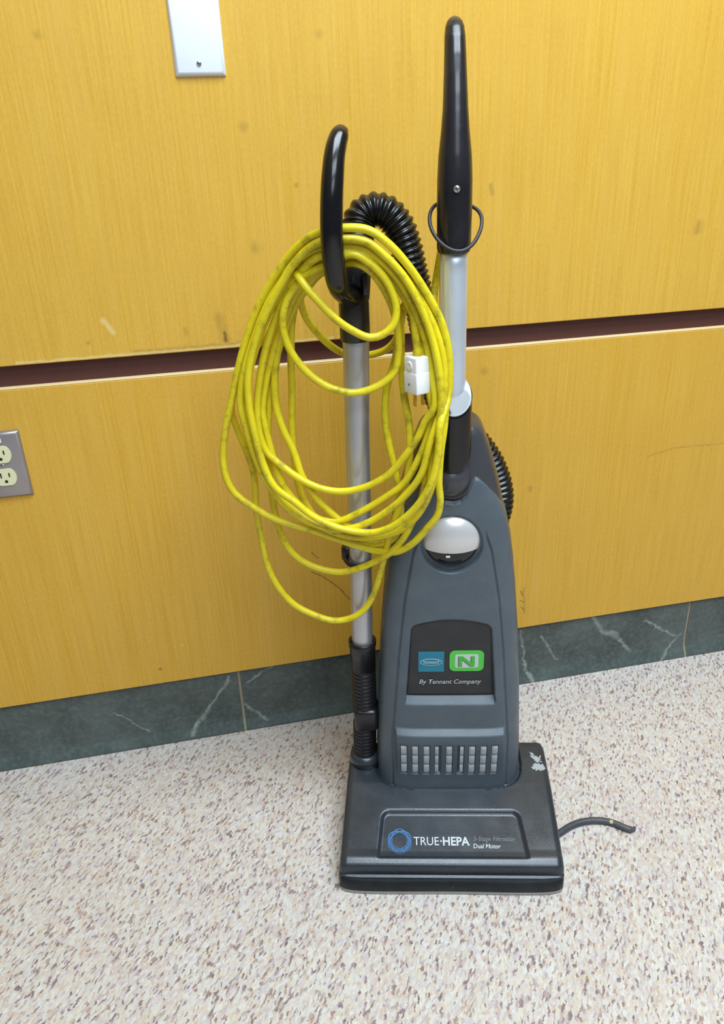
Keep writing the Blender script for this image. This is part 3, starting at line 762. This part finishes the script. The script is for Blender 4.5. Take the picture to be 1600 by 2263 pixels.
# ------------------------------------------------------------------ coiled power cord with its plug
CORD = [(-0.0054,0.222,0.9578),(-0.0107,0.23,0.9346),(-0.0146,0.232,0.9113),(-0.0191,0.225,0.8829),(-0.019,0.2,0.8574),(-0.0126,0.17,0.8365),(-0.006,0.15,0.8142),(-0.0095,0.127,0.7356),(-0.0151,0.117,0.695),(-0.0174,0.113,0.651),(-0.0154,0.113,0.6254),(-0.0195,0.114,0.6031),(-0.0355,0.118,0.5791),(-0.0539,0.124,0.5548),(-0.0773,0.135,0.5362),(-0.1073,0.15,0.5308),(-0.1405,0.155,0.5392),(-0.1699,0.155,0.551),(-0.1988,0.152,0.5649),(-0.2464,0.148,0.5838),(-0.2837,0.148,0.6075),(-0.3078,0.15,0.6305),(-0.317,0.153,0.6573),(-0.3165,0.155,0.6873),(-0.3075,0.155,0.727),(-0.2932,0.155,0.7715),(-0.275,0.155,0.8264),(-0.2519,0.155,0.8785),(-0.224,0.15,0.9205),(-0.1916,0.14,0.9566),(-0.1604,0.126,0.9745),(-0.1066,0.122,0.977),(-0.0808,0.124,0.9608),(-0.0567,0.129,0.9341),(-0.0319,0.134,0.8967),(-0.0147,0.137,0.8624),(-0.0057,0.138,0.8294),(-0.0031,0.137,0.7966),(-0.0053,0.133,0.7639),(-0.0164,0.11,0.7371),(-0.0189,0.103,0.7004),(-0.029,0.1,0.6574),(-0.0489,0.104,0.6214),(-0.0796,0.114,0.5889),(-0.1087,0.124,0.5738),(-0.1377,0.128,0.5744),(-0.1663,0.129,0.583),(-0.1944,0.13,0.5987),(-0.2174,0.131,0.6197),(-0.2443,0.132,0.6433),(-0.2579,0.134,0.678),(-0.2658,0.136,0.7221),(-0.2694,0.138,0.7572),(-0.2679,0.14,0.7937),(-0.2569,0.142,0.8348),(-0.2385,0.142,0.8748),(-0.2147,0.14,0.9134),(-0.1888,0.133,0.9457),(-0.1603,0.124,0.9639),(-0.1076,0.122,0.9639),(-0.0854,0.123,0.9477),(-0.0613,0.125,0.921),(-0.0428,0.126,0.888),(-0.0282,0.126,0.8498),(-0.0197,0.123,0.8159),(-0.0151,0.118,0.7753),(-0.0177,0.116,0.7208),(-0.0225,0.11,0.672),(-0.0327,0.112,0.6316),(-0.0531,0.12,0.5939),(-0.0865,0.132,0.5672),(-0.126,0.142,0.5569),(-0.1652,0.145,0.5641),(-0.197,0.146,0.5824),(-0.2281,0.147,0.607),(-0.2516,0.148,0.6373),(-0.2677,0.15,0.6746),(-0.2759,0.152,0.7108),(-0.2792,0.154,0.7492),(-0.2736,0.156,0.7833),(-0.2594,0.158,0.8252),(-0.2383,0.158,0.8718),(-0.2145,0.155,0.9056),(-0.1884,0.148,0.9359),(-0.1623,0.138,0.9506),(-0.1135,0.132,0.9616),(-0.092,0.132,0.9516),(-0.0705,0.134,0.9313),(-0.0486,0.135,0.9036),(-0.029,0.135,0.87),(-0.0164,0.134,0.8358),(-0.0104,0.132,0.8011),(-0.0122,0.126,0.7607),(-0.0296,0.114,0.7092),(-0.0417,0.115,0.6639),(-0.0671,0.122,0.6264),(-0.0986,0.13,0.5969),(-0.1315,0.136,0.5775),(-0.1644,0.139,0.5722),(-0.1901,0.14,0.5794),(-0.2085,0.141,0.5887),(-0.2296,0.142,0.6043),(-0.2472,0.143,0.6282),(-0.2615,0.144,0.6564),(-0.2708,0.145,0.6867),(-0.2772,0.146,0.7189),(-0.283,0.147,0.7547),(-0.2786,0.148,0.7856),(-0.2668,0.15,0.8213),(-0.2489,0.152,0.8617),(-0.2306,0.152,0.8954),(-0.2095,0.15,0.9228),(-0.183,0.142,0.9466),(-0.161,0.133,0.9558),(-0.111,0.131,0.9549),(-0.0869,0.132,0.9373),(-0.0652,0.135,0.9123),(-0.0487,0.137,0.8813),(-0.0347,0.136,0.8416),(-0.0261,0.132,0.8015),(-0.0235,0.122,0.7561),(-0.0351,0.127,0.7362),(-0.046,0.127,0.7112),(-0.0644,0.131,0.6829),(-0.0833,0.136,0.6588),(-0.107,0.14,0.6419),(-0.1315,0.142,0.6326),(-0.1553,0.143,0.6299),(-0.1794,0.144,0.6341),(-0.2025,0.145,0.6445),(-0.221,0.147,0.6571),(-0.2417,0.15,0.6741),(-0.2542,0.152,0.687),(-0.2624,0.155,0.7128),(-0.263,0.158,0.7508),(-0.2548,0.16,0.7941),(-0.2418,0.16,0.8363),(-0.2229,0.157,0.8773),(-0.2018,0.15,0.9115),(-0.182,0.14,0.934),(-0.1613,0.13,0.9473),(-0.1139,0.129,0.949),(-0.0952,0.134,0.9373),(-0.0763,0.141,0.9171),(-0.0581,0.146,0.8884),(-0.043,0.145,0.8514),(-0.0334,0.14,0.8115),(-0.029,0.132,0.7715),(-0.0218,0.13,0.7287),(-0.0263,0.121,0.6808),(-0.0324,0.118,0.6391),(-0.0479,0.122,0.5998),(-0.0735,0.131,0.5718),(-0.1063,0.143,0.5597),(-0.1422,0.149,0.5705),(-0.1674,0.15,0.5915),(-0.1924,0.151,0.6208),(-0.2081,0.154,0.6512),(-0.2176,0.158,0.686),(-0.2304,0.163,0.7165),(-0.2378,0.167,0.7474),(-0.2375,0.17,0.7847),(-0.2293,0.172,0.8272),(-0.2153,0.17,0.8688),(-0.1984,0.163,0.9011),(-0.18,0.152,0.9243),(-0.1623,0.142,0.9385),(-0.1115,0.14,0.9498),(-0.0898,0.142,0.9373),(-0.0679,0.146,0.9162),(-0.0501,0.149,0.8876),(-0.0342,0.149,0.8503),(-0.0238,0.146,0.8097),(-0.0198,0.139,0.7693),(-0.0301,0.131,0.7222),(-0.0437,0.127,0.684),(-0.0649,0.132,0.6445),(-0.0937,0.139,0.6193),(-0.1279,0.144,0.5965),(-0.1579,0.147,0.582),(-0.1829,0.149,0.5829),(-0.2018,0.15,0.595),(-0.2245,0.152,0.6188),(-0.239,0.155,0.6459),(-0.2472,0.159,0.6761),(-0.2538,0.163,0.7098),(-0.2578,0.167,0.7414),(-0.2523,0.17,0.7725),(-0.2395,0.172,0.8153),(-0.2203,0.172,0.8627),(-0.1993,0.168,0.8975),(-0.1794,0.16,0.9194),(-0.1622,0.15,0.9322),(-0.1147,0.148,0.948),(-0.0954,0.15,0.9408),(-0.0734,0.153,0.9208),(-0.0539,0.156,0.8922),(-0.0397,0.156,0.8577),(-0.027,0.152,0.8143),(-0.0238,0.142,0.7623),(-0.0299,0.136,0.7141),(-0.034,0.126,0.6658),(-0.039,0.125,0.6293),(-0.051,0.127,0.5947),(-0.066,0.131,0.5608),(-0.0859,0.138,0.5332),(-0.1084,0.148,0.5138),(-0.1375,0.155,0.4972),(-0.163,0.157,0.4918),(-0.1936,0.159,0.4973),(-0.2234,0.161,0.5137),(-0.2423,0.164,0.5385),(-0.2506,0.167,0.5657),(-0.2553,0.17,0.6027),(-0.2573,0.173,0.6444),(-0.2561,0.176,0.6917),(-0.2498,0.178,0.7442),(-0.2411,0.18,0.7884),(-0.2252,0.18,0.8374),(-0.2044,0.175,0.8792),(-0.1835,0.165,0.9088),(-0.163,0.155,0.9272),(-0.1155,0.156,0.9353),(-0.0961,0.158,0.9247),(-0.0795,0.163,0.9047),(-0.0685,0.168,0.8736),(-0.0654,0.17,0.841),(-0.0654,0.168,0.8054),(-0.0624,0.16,0.7617),(-0.0563,0.15,0.7246),(-0.0555,0.142,0.6864),(-0.063,0.139,0.6339),(-0.0784,0.142,0.5837),(-0.0927,0.15,0.5291),(-0.1019,0.158,0.488),(-0.1134,0.16,0.448),(-0.1303,0.16,0.4205),(-0.1519,0.16,0.4067),(-0.1782,0.16,0.4037),(-0.2094,0.161,0.415),(-0.2373,0.163,0.4323),(-0.2591,0.165,0.4622),(-0.2723,0.167,0.4971),(-0.2783,0.169,0.5479),(-0.2818,0.171,0.5918),(-0.2799,0.172,0.6275),(-0.2812,0.173,0.6554),(-0.2877,0.174,0.6836),(-0.297,0.175,0.7139),(-0.3032,0.177,0.7426),(-0.2958,0.178,0.7713),(-0.2788,0.18,0.8051),(-0.2512,0.182,0.8377),(-0.218,0.18,0.867),(-0.1868,0.17,0.9025),(-0.1636,0.16,0.9244),(-0.1184,0.158,0.9352),(-0.1019,0.162,0.9233),(-0.0854,0.168,0.9025),(-0.072,0.176,0.8722),(-0.069,0.18,0.839),(-0.0744,0.18,0.8027),(-0.0848,0.176,0.7728),(-0.0889,0.17,0.7305),(-0.0846,0.164,0.6955),(-0.0759,0.155,0.6536),(-0.0701,0.149,0.6193),(-0.0707,0.146,0.5816),(-0.0803,0.148,0.5516),(-0.1072,0.156,0.5382),(-0.1407,0.161,0.5414),(-0.1738,0.164,0.5539),(-0.1992,0.169,0.5838),(-0.2133,0.175,0.6105),(-0.2194,0.18,0.6357),(-0.2217,0.186,0.6756),(-0.2218,0.19,0.7151),(-0.2185,0.193,0.7637),(-0.2163,0.195,0.8109),(-0.2112,0.192,0.8574),(-0.2021,0.185,0.8862),(-0.1839,0.172,0.9134),(-0.1617,0.162,0.9306),(-0.1175,0.137,0.9366),(-0.1013,0.141,0.926),(-0.0851,0.146,0.903),(-0.0721,0.15,0.8684),(-0.0687,0.149,0.828),(-0.0733,0.147,0.8006),(-0.0849,0.145,0.7875),(-0.1078,0.143,0.7759),(-0.1301,0.142,0.7724),(-0.1568,0.142,0.7786),(-0.1807,0.143,0.793),(-0.1996,0.144,0.8138),(-0.2117,0.145,0.8358),(-0.2166,0.146,0.8579),(-0.2151,0.146,0.8762),(-0.2091,0.146,0.8935),(-0.1973,0.145,0.91),(-0.1829,0.142,0.9241),(-0.1627,0.137,0.9338),(-0.122,0.126,0.9486),(-0.1059,0.127,0.9401),(-0.0877,0.129,0.9234),(-0.076,0.13,0.9025),(-0.0708,0.13,0.8821),(-0.0745,0.129,0.8635),(-0.0878,0.128,0.8511),(-0.105,0.127,0.8478),(-0.1257,0.124,0.8575),(-0.1463,0.121,0.8733),(-0.166,0.122,0.8946),(-0.1822,0.128,0.912),(-0.1909,0.137,0.9229),(-0.1959,0.148,0.9259),(-0.1973,0.163,0.9162),(-0.1971,0.182,0.8923),(-0.1935,0.197,0.8649),(-0.1824,0.212,0.841),(-0.166,0.226,0.8187),(-0.1482,0.235,0.804),(-0.1293,0.24,0.7984),(-0.1099,0.24,0.7991),(-0.0903,0.234,0.8052),(-0.0767,0.222,0.8177),(-0.0683,0.205,0.8367),(-0.0638,0.185,0.8616),(-0.0603,0.165,0.8796),(-0.0558,0.15,0.886),(-0.0509,0.143,0.8747),(-0.0472,0.139,0.8499),(-0.0451,0.136,0.8303),(-0.044,0.134,0.8162)]
PC = thing('power_cord', 'coil of dirty yellow power cord hung on the black hook, white plug', 'cord', (0.2682, -0.4616, 0.0), YAW)
path = catmull(CORD, 0.006)
V, F = sweep(path, 0.0051, 10); link('cord', V, F, M['cord'], PC)
# plug: white block turned edge-on with a button, a green window and brass blades
plug = from_bm('plug', box_bm(-0.0140, 0.0140, -0.0125, 0.0125, -0.0240, 0.0240, 0.0022, 3), M['plug'], PC)
plug.location = (-0.0440, 0.137, 0.797); plug.rotation_euler = (0.0, math.radians(-2), math.radians(-56))
b2 = from_bm('plug_shell', box_bm(-0.0147, 0.0147, -0.0132, 0.0132, -0.0244, 0.0040, 0.002, 3), M['plug'], plug)
# test button on the narrow front face
lathe('plug_button', [(0.0005, 0.0), (0.0062, 0.0), (0.0062, 0.0006), (0.005, 0.0013), (0.0025, 0.0006), (0.0005, 0.0004)], M['plug'], plug, (-0.001, -0.0126, 0.0120), '-Y', 24)
lathe('plug_window', [(0.0005, 0.0), (0.0016, 0.0), (0.0016, 0.0007), (0.0005, 0.001)], M['led'], plug, (-0.002, -0.0131, -0.0120), '-Y', 14)
for sy in (-0.0062, 0.0062): box('plug_blade', -0.0032, 0.0032, sy - 0.0008, sy + 0.0008, -0.0425, -0.0235, M['brass'], plug, 0.0004, 1)
lathe('strain_relief', [(0.0055, 0.0), (0.0068, 0.0), (0.0064, 0.005), (0.0054, 0.010)], M['cord'], plug, (0.0, 0, 0.0235), 'Z', 16)

# ------------------------------------------------------------------ loose dark cord end on the carpet
FC = thing('loose_cord', 'short dark grey cord lying on the carpet beside the vacuum head', 'cord', (0.2682, -0.4616, 0.0), YAW)
cp = [(0.1700, 0.094, 0.0058), (0.1808, 0.1015, 0.0058), (0.1918, 0.1094, 0.0058), (0.2202, 0.1277, 0.0058), (0.2527, 0.1357, 0.0058), (0.2825, 0.1319, 0.0058), (0.3056, 0.1190, 0.0056), (0.3130, 0.1165, 0.0050)]
tube('cord_body', cp, 0.0056, M['floorcord'], FC, 14, 0.003)
tube('cord_tip', [(0.3105, 0.1172, 0.0050), (0.3160, 0.1175, 0.0048), (0.3195, 0.1215, 0.0062)], lambda i, s: 0.0044 - 0.18 * s, M['floorcord'], FC, 10, 0.001)
tube('worn_patch', [(0.2800, 0.1318, 0.0074), (0.2850, 0.1300, 0.0074)], 0.0043, M['fray'], FC, 10, 0.001)
